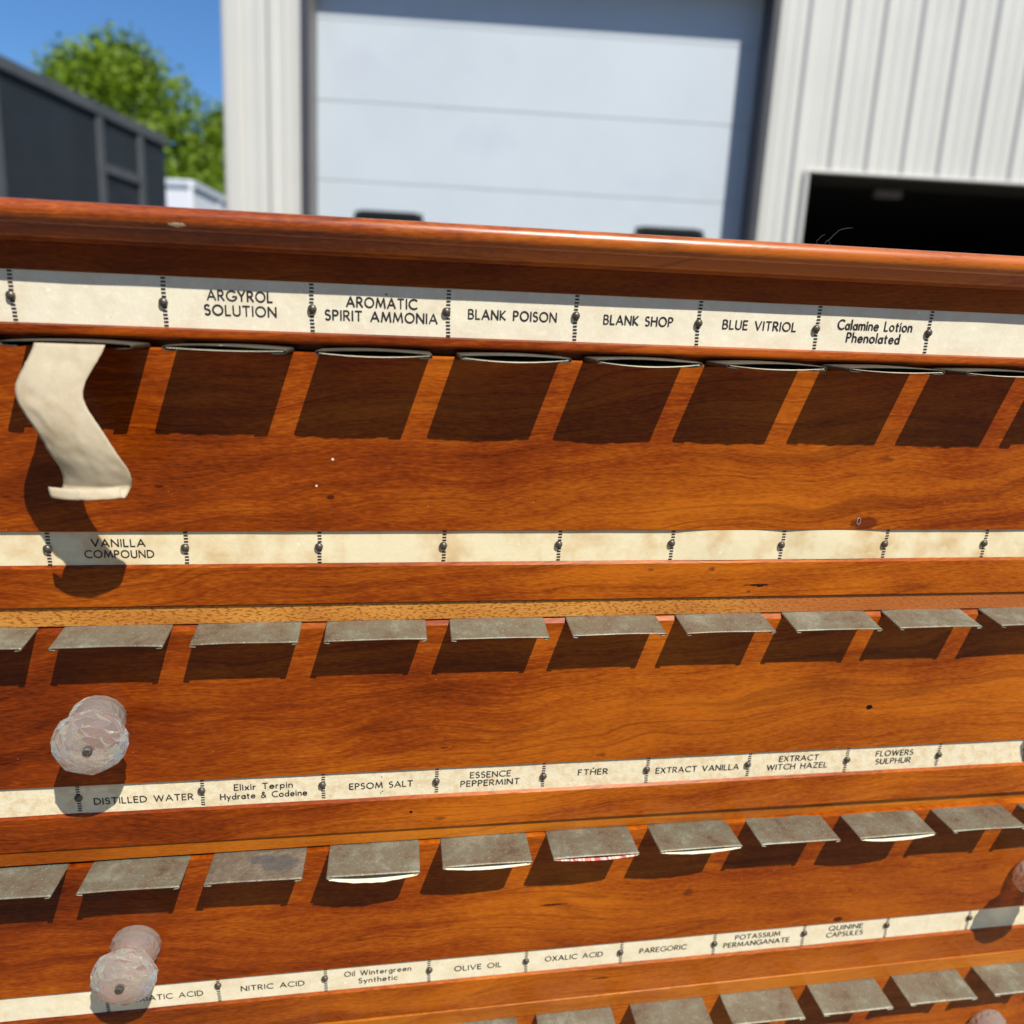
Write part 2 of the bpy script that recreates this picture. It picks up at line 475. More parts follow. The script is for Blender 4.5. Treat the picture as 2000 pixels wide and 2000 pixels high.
# ------------------------------------------------------------------ trees
def leafmat():
    m = NT('leaf')
    n = m.noise(m.coord(), 0.9, 3); n2 = m.noise(m.coord(), 6, 2)
    c = m.ramp(m.math('ADD', m.math('MULTIPLY', n, 0.6), m.math('MULTIPLY', n2, 0.4)),
               [(0.32, (0.06, 0.10, 0.004)), (0.47, (0.15, 0.235, 0.009)), (0.64, (0.27, 0.37, 0.018))])
    m.color(c); m.set(Roughness=0.55, Specular_IOR_Level=0.3)
    tr = m.n('ShaderNodeBsdfTranslucent'); m.l(c, tr.inputs[0])
    mx = m.n('ShaderNodeMixShader'); mx.inputs[0].default_value = 0.35
    m.l(m.b.outputs[0], mx.inputs[1]); m.l(tr.outputs[0], mx.inputs[2])
    m.l(mx.outputs[0], m.t.nodes['Material Output'].inputs[0])
    return m.m
m_leaf = leafmat()
m_bark = plain('bark', (0.11, 0.085, 0.06), 0.9, 0, 0.3, 8)
def tree(x, y, h, rad, seed, label, n=9000, low=0.22):
    rg = random.Random(seed)
    t = empty('tree', Matrix.Translation((x, y, 0)))
    tag(t, label, 'tree', 'trees behind the trailers')
    tb = MB()
    tb.tube([(0, 0, -0.1), (0.05, 0, h*.25), (-0.06, .05, h*.5), (0.03, 0, h*.8)], lambda u: 0.22*(1-u)+0.03, 10)
    blobs = []
    for k in range(26):
        a = rg.uniform(0, 2*PI); u = rg.uniform(0, 1)
        zz = h*(low+(0.93-low)*u)
        prof = math.sin(PI*min(1, (u*0.86+0.16)))**0.7
        rr = rad*prof*rg.uniform(0.35, 0.86)
        p = Vector((rr*math.cos(a), rr*math.sin(a), zz)); br = rad*rg.uniform(0.20, 0.40)*(1.1-0.5*u)
        blobs.append((p, br))
        tb.tube([(0, 0, zz*0.55), tuple(p*0.5+Vector((0, 0, zz*.28))), tuple(p)], lambda q: 0.07*(1-q)+0.012, 5)
    blobs.append((Vector((0, 0, h*.93)), rad*.24)); blobs.append((Vector((0, 0, h*.7)), rad*.5)); blobs.append((Vector((0, 0, h*.45)), rad*.55))
    tb.build('trunk', m_bark, t, smooth=True)
    v, f = [], []
    ws = [b[1]**2 for b in blobs]; tot = sum(ws)
    for (p, br), wgt in zip(blobs, ws):
        for _ in range(int(n*wgt/tot)):
            d = Vector((rg.gauss(0, 1), rg.gauss(0, 1), rg.gauss(0, 1))).normalized()
            q = p + d*br*(rg.random()**0.28)*rg.uniform(0.75, 1.22)
            s = rg.uniform(0.05, 0.115)
            a = Vector((rg.gauss(0, 1), rg.gauss(0, 1), rg.gauss(0, .6))).normalized(); b = a.orthogonal().normalized()
            b = (b + a.cross(b)*rg.uniform(-1, 1)).normalized()
            i = len(v)
            v += [tuple(q-a*s), tuple(q+b*s*.55), tuple(q+a*s), tuple(q-b*s*.55)]
            f.append((i, i+1, i+2, i+3))
    mesh('crown', v, f, m_leaf, t)
tree(-9.9, 22.5, 8.5, 4.3, 3, 'tall bright green tree rising over the black trailer', 46000)
tree(-7.5, 23.5, 7.3, 3.3, 11, 'lower rounded tree between the tall tree and the pale building', 34000)
tree(-15.2, 24.0, 6.6, 3.6, 21, 'leafy tree furthest left behind the black trailer', 16000)
tree(-4.6, 29.0, 6.4, 2.9, 31, 'far tree mostly hidden behind the corner of the pale building', 9000)

def unseen_trees():  # unseen trees added behind the camera to darken reflections on the cabinet
    rg = random.Random(99); v, f = [], []
    for k in range(24000):
        x = rg.uniform(-46, 46); top = 8.5+2.2*noise.noise(Vector((x*.12, 0, 3)))*2
        z = top*rg.random()**0.7
        y = -19-rg.uniform(0, 3)+(z/top)**2*1.5*-1
        s = rg.uniform(0.25, 0.6); p = Vector((x, y, z))
        a = Vector((rg.gauss(0, 1), rg.gauss(0, .6), rg.gauss(0, .8))).normalized(); b = a.orthogonal().normalized()
        i = len(v); v += [tuple(p-a*s), tuple(p+b*s*.6), tuple(p+a*s), tuple(p-b*s*.6)]; f.append((i, i+1, i+2, i+3))
    o = mesh('added_tree_band', v, f, m_leaf)
    tag(o, 'added band of unseen green trees behind the camera, darkening the cabinet reflections', 'woodland', kind='stuff')
unseen_trees()

# ================================================================== the apothecary label cabinet
S = 0.064
Rcab = Matrix(((0.9928488066058415, -0.11921515155800572, -0.00624458648414263),
               (0.11823834437268978, 0.9892318771554981, -0.08625536006193979),
               (0.01646028983224277, 0.08490018173367703, 0.9962534908346505)))
C0 = Vector((2.4965826, -5.97163459, 0.10850891))
Mc = Matrix.Translation(Vector((0, 0, CAMZ)) - (Rcab @ C0)*S) @ Rcab.to_4x4() @ Matrix.Diagonal((S, S, S, 1))
cab = empty('apothecary_cabinet', Mc)
tag(cab, 'varnished wooden apothecary cabinet with rows of paper name strips and metal clips', 'cabinet')

X0, X1 = -2.35, 10.9
def extrude(name, prof, mat, x0=X0, x1=X1, tilt=0.0, parent=None, wave=0.0, smooth=False, seg=1, closed=True, dy=0.0, dz=0.0):
    """profile [(y, z)...] swept along x; tilt = rise per unit x"""
    v, f = [], []
    n = len(prof)
    for i in range(seg+1):
        x = x0+(x1-x0)*i/seg
        for y, z in prof:
            ww = wave*noise.noise(Vector((x*1.3, y*3, z*2)))
            v.append((x, y+dy*(x-3), z+tilt*(x-3)+dz*ww))
    m = n if closed else n-1
    for i in range(seg):
        for k in range(m):
            k2 = (k+1) % n
            f.append((i*n+k, i*n+k2, (i+1)*n+k2, (i+1)*n+k))
    if closed:
        f.append(tuple(range(n))[::-1]); f.append(tuple(seg*n+k for k in range(n)))
    me = bpy.data.meshes.new(name); me.from_pydata(v, [], f)
    bm = bmesh.new(); bm.from_mesh(me); bmesh.ops.recalc_face_normals(bm, faces=bm.faces); bm.to_mesh(me); bm.free()
    o = link(name, me, mat, parent or cab)
    if smooth:
        for p in me.polygons: p.use_smooth = True
        me.set_sharp_from_angle(angle=math.radians(38))
    return o

dk = (0.075, 0.011, 0.0015)
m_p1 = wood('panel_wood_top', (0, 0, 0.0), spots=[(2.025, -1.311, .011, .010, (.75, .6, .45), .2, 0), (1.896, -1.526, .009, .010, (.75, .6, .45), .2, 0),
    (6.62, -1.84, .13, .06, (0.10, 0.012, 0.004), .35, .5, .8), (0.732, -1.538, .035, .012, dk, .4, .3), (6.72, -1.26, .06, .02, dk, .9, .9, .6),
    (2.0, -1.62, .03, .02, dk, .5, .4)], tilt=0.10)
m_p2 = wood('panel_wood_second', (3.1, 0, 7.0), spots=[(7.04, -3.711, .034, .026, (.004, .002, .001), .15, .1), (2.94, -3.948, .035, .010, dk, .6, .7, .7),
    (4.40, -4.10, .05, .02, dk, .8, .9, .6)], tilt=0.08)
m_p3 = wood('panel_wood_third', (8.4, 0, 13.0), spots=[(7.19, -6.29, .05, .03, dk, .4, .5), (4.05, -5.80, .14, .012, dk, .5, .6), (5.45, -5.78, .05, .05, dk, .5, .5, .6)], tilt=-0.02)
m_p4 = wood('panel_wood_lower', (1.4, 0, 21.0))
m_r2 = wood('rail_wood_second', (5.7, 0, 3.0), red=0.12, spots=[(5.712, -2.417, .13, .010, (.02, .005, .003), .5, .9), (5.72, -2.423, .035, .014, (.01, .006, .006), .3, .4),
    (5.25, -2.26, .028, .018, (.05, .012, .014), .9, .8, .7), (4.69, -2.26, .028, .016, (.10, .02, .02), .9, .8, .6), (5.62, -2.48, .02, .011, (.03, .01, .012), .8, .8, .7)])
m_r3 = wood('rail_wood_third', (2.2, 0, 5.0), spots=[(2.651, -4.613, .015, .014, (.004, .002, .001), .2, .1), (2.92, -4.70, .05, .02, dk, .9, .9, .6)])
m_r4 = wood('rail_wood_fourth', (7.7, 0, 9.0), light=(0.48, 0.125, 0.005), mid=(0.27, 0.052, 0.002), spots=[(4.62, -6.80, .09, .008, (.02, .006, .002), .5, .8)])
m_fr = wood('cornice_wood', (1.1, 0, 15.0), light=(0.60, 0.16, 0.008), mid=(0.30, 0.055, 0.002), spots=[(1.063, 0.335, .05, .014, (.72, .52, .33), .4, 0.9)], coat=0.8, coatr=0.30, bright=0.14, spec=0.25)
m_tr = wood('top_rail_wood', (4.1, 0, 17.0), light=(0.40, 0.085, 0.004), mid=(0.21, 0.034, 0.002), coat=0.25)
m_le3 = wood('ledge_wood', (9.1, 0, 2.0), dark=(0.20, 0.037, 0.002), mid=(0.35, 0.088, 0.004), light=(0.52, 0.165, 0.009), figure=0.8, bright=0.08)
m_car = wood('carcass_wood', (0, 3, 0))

def fleckwood():
    m = NT('ray_fleck_wood')
    v = m.coord()
    a = m.noise(m.mapping((24, 10, 62), v, rot=(0, 0.25, 0)), 1.0, 2, 0.5)
    b = m.noise(m.mapping((0.9, 1, 3), v), 1.0, 3)
    c0 = m.ramp(b, [(0.3, (0.44, 0.155, 0.020)), (0.7, (0.62, 0.285, 0.050))])
    c = m.mix(m.math('MULTIPLY', m.g(a, 0.52, 0.60), 0.8), c0, (0.25, 0.055, 0.006))
    ln = m.noise(m.mapping((1.2, 3, 90), v), 1.0, 2)
    c = m.mix(m.math('MULTIPLY', m.g(ln, 0.5, 0.75), 0.35), c, (0.34, 0.10, 0.012))
    sep = m.sep()
    c = m.mix(m.math('MULTIPLY', m.g(m.math('ADD', sep[0], m.math('MULTIPLY', b, 1.2)), 5.9, 6.9), 0.75), c, (0.36, 0.085, 0.016))
    m.color(c); m.set(Roughness=0.5, Specular_IOR_Level=0.3, Coat_Weight=0.15, Coat_Roughness=0.25)
    m.bump(a, 0.2, 0.002)
    return m.m
m_le2 = fleckwood()

# carcass
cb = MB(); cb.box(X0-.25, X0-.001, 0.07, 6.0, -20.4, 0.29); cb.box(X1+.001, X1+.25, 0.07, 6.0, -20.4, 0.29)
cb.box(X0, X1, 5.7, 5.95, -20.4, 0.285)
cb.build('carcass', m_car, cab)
# cornice: bullnose, fillet, cove, bead
yo, zc, rn = -0.185, 0.370, 0.078
prof = [(6.2, zc+rn-0.004)]
for k in range(0, 15):
    a = PI/2 + PI*k/14
    prof.append((yo+rn*math.cos(a)*0.95, zc+rn*math.sin(a)))
prof += [(yo+0.052, zc-rn+0.001), (yo+0.054, zc-rn-0.024)]
for k in range(1, 9):
    a = PI/2*k/8
    prof.append((yo+0.054+0.10*(1-math.cos(a))*0.9+0.01, zc-rn-0.026-0.062*math.sin(a)))
prof += [(-0.012, 0.198), (-0.012, 0.19), (6.2, 0.19)]
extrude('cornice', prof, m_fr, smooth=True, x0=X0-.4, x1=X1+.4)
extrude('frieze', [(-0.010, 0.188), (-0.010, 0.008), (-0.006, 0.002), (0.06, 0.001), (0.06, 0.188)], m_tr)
# row 1 thin rail, rounded lower edge
prof = [(0.06, -0.357), (-0.022, -0.358), (-0.040, -0.366)]
for k in range(0, 9):
    a = PI*0.5*k/8
    prof.append((-0.048-0.006*math.sin(a*2)+0.044*(1-math.cos(a))*0.85, -0.395-0.048*math.sin(a)))
prof += [(0.06, -0.444)]
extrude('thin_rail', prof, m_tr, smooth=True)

def rails(k, zt, zb, rb, ledge_b, ptop, matr, matl, ly, tilt=0.0, ldy=0.0, matp=None, pbot=None, ltilt=None):
    lt = tilt if ltilt is None else ltilt
    # drawer rail under the strip with chamfered upper edge
    extrude('drawer_rail', [(0.05, zb-0.001), (0.004, zb-0.002), (-0.020, zb-0.026), (-0.020, rb+0.012), (-0.014, rb+0.004), (0.05, rb+0.003)], matr, tilt=tilt)
    extrude('frame_ledge', [(0.09, rb-0.004), (ly+0.006, rb-0.004), (ly, rb-0.009), (ly, ledge_b+0.006), (ly+0.006, ledge_b), (0.09, ledge_b)], matl, tilt=lt, dy=ldy)

def panel(zt, zbot, mat, ch=0.030, lip=0.025, tilt=0.0):
    extrude('drawer_panel', [(0.055, zt), (lip, zt), (-0.018, zt-ch), (-0.020, zt-ch-0.006), (-0.020, zbot+0.008), (-0.014, zbot+0.002), (0.0, zbot+0.001), (0.055, zbot+0.001)], mat, tilt=tilt)

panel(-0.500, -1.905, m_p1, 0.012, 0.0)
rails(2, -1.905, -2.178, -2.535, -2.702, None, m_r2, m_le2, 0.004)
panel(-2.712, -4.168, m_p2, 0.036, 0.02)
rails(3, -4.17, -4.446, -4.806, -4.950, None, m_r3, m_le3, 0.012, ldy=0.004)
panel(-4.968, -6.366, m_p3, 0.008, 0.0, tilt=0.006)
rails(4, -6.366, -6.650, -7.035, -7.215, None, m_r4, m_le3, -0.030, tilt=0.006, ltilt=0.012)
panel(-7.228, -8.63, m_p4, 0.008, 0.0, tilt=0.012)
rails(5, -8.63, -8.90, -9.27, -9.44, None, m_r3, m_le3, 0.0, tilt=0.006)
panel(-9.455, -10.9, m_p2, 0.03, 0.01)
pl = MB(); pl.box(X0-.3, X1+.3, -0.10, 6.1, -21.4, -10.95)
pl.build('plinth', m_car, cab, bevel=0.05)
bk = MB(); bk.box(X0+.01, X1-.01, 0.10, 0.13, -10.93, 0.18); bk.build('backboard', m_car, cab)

# ------------------------------------------------------------------ name strips
def arc(cx, cy, rx, ry, a0, a1, n=10):
    return [(cx+rx*math.cos(math.radians(a0+(a1-a0)*k/n)), cy+ry*math.sin(math.radians(a0+(a1-a0)*k/n))) for k in range(n+1)]
G = {
 'A': (.74, [[(0,0),(.37,1),(.74,0)], [(.13,.32),(.61,.32)]]),
 'B': (.50, [[(0,0),(0,1)], [(0,1)]+arc(.24,.77,.20,.23,90,-90)+[(0,.54)], [(0,.54)]+arc(.26,.27,.24,.27,90,-90)+[(0,0)]]),
 'C': (.72, [arc(.47,.5,.47,.5,52,308,16)]),
 'D': (.68, [[(0,0),(0,1)], [(0,1)]+arc(.20,.5,.48,.5,90,-90,12)+[(0,0)]]),
 'E': (.44, [[(.44,1),(0,1),(0,0),(.44,0)], [(0,.53),(.38,.53)]]),
 'F': (.42, [[(.42,1),(0,1),(0,0)], [(0,.53),(.36,.53)]]),
 'G': (.82, [arc(.48,.5,.48,.5,48,335,16)+[(.90,.42),(.56,.42)]]),
 'H': (.60, [[(0,0),(0,1)], [(.60,0),(.60,1)], [(0,.53),(.60,.53)]]),
 'I': (.02, [[(.01,0),(.01,1)]]),
 'K': (.54, [[(0,0),(0,1)], [(.50,1),(.02,.48),(.54,0)]]),
 'L': (.40, [[(0,1),(0,0),(.40,0)]]),
 'M': (.86, [[(0,0),(.12,1),(.43,.12),(.74,1),(.86,0)]]),
 'N': (.66, [[(0,0),(0,1),(.66,0),(.66,1)]]),
 'O': (.84, [arc(.42,.5,.42,.5,0,360,22)]),
 'P': (.46, [[(0,0),(0,1)], [(0,1)]+arc(.22,.74,.24,.26,90,-90)+[(0,.48)]]),
 'Q': (.86, [arc(.42,.5,.42,.5,0,360,22), [(.50,.22),(.84,-.08)]]),
 'R': (.52, [[(0,0),(0,1)], [(0,1)]+arc(.22,.74,.24,.26,90,-90)+[(0,.48)], [(.20,.48),(.52,0)]]),
 'S': (.44, [arc(.22,.75,.20,.25,40,225,8)+arc(.22,.26,.22,.27,60,-140,10)]),
 'T': (.58, [[(0,1),(.58,1)], [(.29,0),(.29,1)]]),
 'U': (.58, [[(0,1)]+arc(.29,.29,.29,.30,180,360,10)+[(.58,1)]]),
 'V': (.68, [[(0,1),(.34,0),(.68,1)]]),
 'W': (1.04, [[(0,1),(.26,0),(.52,.98),(.78,0),(1.04,1)]]),
 'X': (.60, [[(0,0),(.58,1)], [(.02,1),(.60,0)]]),
 'Y': (.60, [[(0,1),(.30,.46),(.60,1)], [(.30,.46),(.30,0)]]),
 'Z': (.58, [[(.02,1),(.56,1),(0,0),(.58,0)]]),
 'a': (.46, [arc(.22,.28,.22,.28,0,360,14), [(.46,.60),(.46,0)]]),
 'c': (.42, [arc(.27,.30,.27,.30,50,310,12)]),
 'd': (.48, [arc(.23,.29,.23,.29,0,360,14), [(.48,1.05),(.48,0)]]),
 'e': (.50, [[(.02,.32),(.50,.32)]+arc(.26,.30,.25,.30,5,318,14)]),
 'g': (.46, [arc(.22,.30,.22,.28,0,360,14), [(.46,.60)]+arc(.23,-.10,.23,.20,0,-150,8)]),
 'h': (.42, [[(0,0),(0,1.05)], [(0,.36)]+arc(.21,.38,.21,.22,180,0,8)+[(.42,0)]]),
 'i': (.02, [[(.01,0),(.01,.60)], [(.01,.80),(.01,.90)]]),
 'l': (.02, [[(.01,0),(.01,1.05)]]),
 'm': (.74, [[(0,0),(0,.60)], [(0,.40)]+arc(.18,.40,.18,.20,180,0,8)+[(.36,0)], [(.36,.40)]+arc(.55,.40,.19,.20,180,0,8)+[(.74,0)]]),
 'n': (.42, [[(0,0),(0,.60)], [(0,.38)]+arc(.21,.38,.21,.22,180,0,8)+[(.42,0)]]),
 'o': (.54, [arc(.27,.30,.27,.30,0,360,16)]),
 'p': (.48, [[(0,.60),(0,-.32)], arc(.25,.30,.23,.29,0,360,14)]),
 'r': (.26, [[(0,0),(0,.60)], [(0,.36)]+arc(.18,.38,.18,.20,180,70,6)]),
 't': (.30, [[(.12,.84),(.12,.08),(.22,0)], [(0,.60),(.30,.60)]]),
 'x': (.42, [[(0,0),(.41,.60)], [(.01,.60),(.42,0)]]),
 'y': (.46, [[(0,.60),(.24,.02)], [(.46,.60),(.10,-.32)]]),
 'w': (.7, [[(0,.6),(.17,0),(.35,.58),(.53,0),(.7,.6)]]),
 '&': (.62, [[(.62,.02),(.18,.72)]+arc(.30,.82,.13,.17,190,-20,8)+[(.08,.36)]+arc(.24,.20,.21,.22,150,330,8)+[(.58,.46)]]),
}
def stroke_mesh(lines, pts_extra, wgt):
    """lines: (text, cx, zc, width, cap); builds flat ink ribbons at y = 0"""
    v, f = [], []
    def seg(a, b, w):
        d = Vector((b[0]-a[0], b[1]-a[1]))
        if d.length < 1e-6: return
        d.normalize(); nn = Vector((-d.y, d.x))*w/2; e = d*w*0.32
        i = len(v)
        for p, s_ in ((a, -1), (b, 1)):
            px, pz = p[0]+e.x*s_, p[1]+e.y*s_
            v.append((px+nn.x, 0, pz+nn.y)); v.append((px-nn.x, 0, pz-nn.y))
        f.append((i, i+1, i+3, i+2))
    for text, cx, zc, width, cap in lines:
        gap, tot = 0.27, 0
        for ch in text: tot += (0.62 if ch == ' ' else G[ch][0]+gap)
        tot -= gap
        sx = width/tot
        x = cx-width/2
        for ch in text:
            if ch == ' ': x += 0.62*sx; continue
            gw, st = G[ch]
            wj = wgt*cap*R_.uniform(0.9, 1.12)
            for pl_ in st:
                p = [(x+a*sx, zc-cap/2+b*cap) for a, b in pl_]
                for a, b in zip(p, p[1:]): seg(a, b, wj)
            x += (gw+gap)*sx
    for (px, pz, rr) in pts_extra:
        i = len(v)
        for k in range(8): v.append((px+rr*math.cos(PI*k/4), 0, pz+rr*0.9*math.sin(PI*k/4)))
        f.append(tuple(range(i, i+8))[::-1])
    return v, f

m_ink = plain('ink', (0.018, 0.016, 0.020), 0.6, 0, 0.3, 40)
pinm = NT('dark_pin'); pn = pinm.noise(pinm.coord(), 30, 3)
pinm.color(pinm.ramp(pn, [(0.3, (0.05, 0.04, 0.03)), (0.7, (0.20, 0.17, 0.13))])); pinm.set(Metallic=0.6, Roughness=0.42); m_pin = pinm.m
pin_me = None
def pin_mesh():
    global pin_me
    if pin_me: return pin_me
    v, f = [], []
    prof = [(0.030, 0.0), (0.033, 0.006), (0.031, 0.014), (0.025, 0.022), (0.015, 0.028), (0.0, 0.030)]
    n = 14
    for r_, h in prof[:-1]:
        for k in range(n): v.append((r_*math.cos(2*PI*k/n), -h, r_*math.sin(2*PI*k/n)))
    v.append((0, -0.030, 0))
    for i in range(len(prof)-2):
        for k in range(n):
            f.append((i*n+k, i*n+(k+1) % n, (i+1)*n+(k+1) % n, (i+1)*n+k))
    b = (len(prof)-2)*n
    for k in range(n): f.append((b+k, b+(k+1) % n, len(v)-1))
    pin_me = bpy.data.meshes.new('pin'); pin_me.from_pydata(v, [], f); pin_me.shade_smooth(); pin_me.materials.append(m_pin)
    return pin_me

def strip(zt, zb, mat, seps, pins, texts, tilt=0.0, bulge=None, extra=(), dash=0.0252, dw=0.0315, jit=0.004, bul=0.0):
    nx = 240
    def yb(x, z):
        u = (z-zb)/(zt-zb)
        y = 0.0
        if bulge:
            for a, b, h in bulge:
                if a < x < b: y -= h*max(0.0, math.sin(PI*(x-a)/(b-a)))**0.8*(0.35+0.65*math.sin(PI*u*0.5+0.4))
        return y + 0.0035*noise.noise(Vector((x*2.1, 0, z*4)))
    v, f = [], []
    for i in range(nx+1):
        x = X0+.02+(X1-X0-.04)*i/nx
        for j in range(5):
            z = zb+(zt-zb)*j/4
            v.append((x, yb(x, z)+0.002, z+tilt*(x-3)))
    for i in range(nx):
        for j in range(4):
            a = i*5+j; f.append((a, a+5, a+6, a+1))
    nb = len(v)
    for i in range(nx+1):         # thin back face so that the strip has a thickness
        x = X0+.02+(X1-X0-.04)*i/nx
        v.append((x, 0.035, zb+tilt*(x-3))); v.append((x, 0.035, zt+tilt*(x-3)))
    for i in range(nx):
        f.append((nb+2*i, nb+2*i+1, nb+2*i+3, nb+2*i+2))
        f.append((i*5+4, (i+1)*5+4, nb+2*i+3, nb+2*i+1)); f.append((i*5, nb+2*i, nb+2*i+2, (i+1)*5))
    st = mesh('name_strip', v, f, mat, cab, smooth=True)
    st.data.set_sharp_from_angle(angle=math.radians(40))
    # divider dashes
    for xt in seps:
        d = MB()
        z = zt-0.004-R_.uniform(0, 0.008)
        while z > zb+0.010:
            x = xt+(0.003*math.sin(z*9))
            h = dash*0.50; zz = z+tilt*(x-3); yy = yb(x, z)-0.0012
            e = R_.uniform(-.0015, .0015)
            d.quad((x-dw/2+e, yy, zz-h), (x+dw/2+e, yy, zz-h), (x+dw/2+e, yy, zz), (x-dw/2+e, yy, zz))
            z -= dash
        d.build('divider_marks', m_ink, st)
    for lines, ex in texts:
        v2, f2 = stroke_mesh(lines, ex, 0.165)
        v2 = [(a, yb(a, c)-0.0016, c+tilt*(a-3)) for a, b, c in v2]
        mesh('lettering', v2, f2, m_ink, st)
    for (px, pz) in pins:
        p = bpy.data.objects.new('pin', pin_mesh()); col.objects.link(p); p.parent = st
        p.location = (px, yb(px, pz)-0.001, pz)
    return st

def two(a, b, x, w1, w2, zt, zb, cap, fa=0.33, fb=0.62):
    h = zt-zb
    return [(a, x, zt-h*fa, w1, cap), (b, x, zt-h*fb, w2, cap)]
def one(a, x, w1, zt, zb, cap, fa=0.5):
    return [(a, x, zt-(zt-zb)*fa, w1, cap)]

pap1 = paper('aged_paper_top', (0.88, 0.81, 0.61), (0.72, 0.59, 0.39), 0.55, 4.0, 0.4, 0.0)
pap2 = paper('aged_paper_yellow', (0.86, 0.75, 0.48), (0.62, 0.37, 0.13), 0.95, 2.6, 0.2, 5.0, 0.28)
pap3 = paper('aged_paper_mottled', (0.84, 0.74, 0.50), (0.68, 0.48, 0.25), 0.9, 11.0, 0.75, 11.0)
pap4 = paper('aged_paper_lower', (0.86, 0.77, 0.54), (0.70, 0.52, 0.27), 0.6, 5.5, 0.4, 17.0)

z1t, z1b = 0.0, -0.356
strip(z1t, z1b, pap1, [-1.12, -.12, .879, 1.9, 2.9, 3.883, 4.88, 5.892, 6.89, 7.89, 8.89, 9.89],
      [(-1.12, -.18), (-.13, -.176), (0.87, -0.181), (1.902, -0.186), (2.883, -0.169), (3.88, -0.159), (4.876, -0.177), (5.879, -0.185), (6.885, -.18), (7.88, -.175), (8.88, -.18)],
      [(two('ARGYROL', 'SOLUTION', 1.395, .447, .495, z1t, z1b, .067), ()),
       (two('AROMATIC', 'SPIRIT AMMONIA', 2.405, .51, .82, z1t, z1b, .067, .35, .63), [(2.437, -.062, .008)]),
       (one('BLANK POISON', 3.39, .675, z1t, z1b, .066, .50), ()),
       (one('BLANK SHOP', 4.385, .555, z1t, z1b, .066, .50), ()),
       (one('BLUE VITRIOL', 5.395, .62, z1t, z1b, .066, .50), ()),
       ([('Calamine Lotion', 6.40, z1t+(z1b-z1t)*.40, .66, .072), ('Phenolated', 6.40, z1t+(z1b-z1t)*.68, .47, .072)], ())])
z2t, z2b = -1.903, -2.180
strip(z2t, z2b, pap2, [-1.12, -.115, .885, 1.903, 2.903, 3.873, 4.867, 5.884, 6.879, 7.88, 8.88, 9.88],
      [(-1.12, -2.035), (-.12, -2.04), (0.878, -2.038), (1.9, -2.036), (2.897, -2.033), (3.866, -2.028), (4.858, -2.023), (5.874, -2.044), (6.868, -2.041), (7.87, -2.04), (8.87, -2.04)],
      [([('VANILLA', .39, z2t-.095, .385, .0575), ('COMPOUND', .39, z2t-.187, .50, .0575)], ())],
      bulge=[(4.89, 5.87, .022), (5.90, 6.86, .018)])
z3t, z3b = -4.172, -4.450
strip(z3t, z3b, pap3, [-1.15, -.15, .854, 1.878, 2.884, 3.871, 4.877, 5.899, 6.927, 7.93, 8.93, 9.93],
      [(-1.15, -4.29), (-.15, -4.29), (0.847, -4.277), (1.868, -4.284), (2.878, -4.306), (3.87, -4.313), (4.868, -4.298), (5.883, -4.298), (6.927, -4.302), (7.93, -4.3), (8.93, -4.3)],
      [([('DISTILLED WATER', .37, z3t-.165, .80, .0575)], ()),
       ([('Elixir Terpin', 1.365, z3t-.095, .49, .0575), ('Hydrate & Codeine', 1.365, z3t-.185, .73, .0575)], ()),
       ([('EPSOM SALT', 2.385, z3t-.148, .557, .0575)], [(2.39, z3t-.062, .006), (2.395, z3t-.215, .007), (2.380, z3t-.232, .006)]),
       ([('ESSENCE', 3.375, z3t-.093, .37, .0575), ('PEPPERMINT', 3.375, z3t-.182, .54, .0575)], ()),
       ([('FTHER', 4.345, z3t-.125, .28, .0575)], [(4.345, z3t-.085, .009)]),
       ([('EXTRACT VANILLA', 5.38, z3t-.150, .83, .0575)], ()),
       ([('EXTRACT', 6.415, z3t-.090, .405, .0575), ('WITCH HAZEL', 6.41, z3t-.180, .63, .0575)], ()),
       ([('FLOWERS', 7.44, z3t-.085, .40, .0575), ('SULPHUR', 7.44, z3t-.175, .38, .0575)], ())], dash=0.0238)
z4t, z4b = -6.368, -6.652
strip(z4t, z4b, pap4, [-1.15, -.15, .848, 1.845, 2.845, 3.825, 4.82, 5.831, 6.835, 7.809, 8.8, 9.8],
      [(-1.15, -6.50), (-.15, -6.49), (0.845, -6.461), (1.836, -6.491), (2.848, -6.503), (3.821, -6.496), (4.807, -6.493), (5.828, -6.489), (6.835, -6.451), (7.799, -6.441), (8.8, -6.44)],
      [([('MURIATIC ACID', .35, z4t-.160, .70, .0575)], ()),
       ([('NITRIC ACID', 1.345, z4t-.155, .585, .0575)], ()),
       ([('Oil Wintergreen', 2.345, z4t-.095, .64, .0575), ('Synthetic', 2.345, z4t-.192, .37, .0575)], ()),
       ([('OLIVE OIL', 3.335, z4t-.155, .468, .0575)], ()),
       ([('OXALIC ACID', 4.32, z4t-.140, .598, .0575)], ()),
       ([('PAREGORIC', 5.27, z4t-.150, .50, .0575)], ()),
       ([('POTASSIUM', 6.31, z4t-.090, .50, .0575), ('PERMANGANATE', 6.31, z4t-.183, .735, .0575)], ()),
       ([('QUININE', 7.32, z4t-.085, .39, .0575), ('CAPSULES', 7.32, z4t-.175, .42, .0575)], ())], tilt=0.006, dash=0.0238)
strip(-8.632, -8.902, pap4, [k+.83 for k in range(-2, 10)], [(k+.83, -8.76) for k in range(-2, 10)], [])

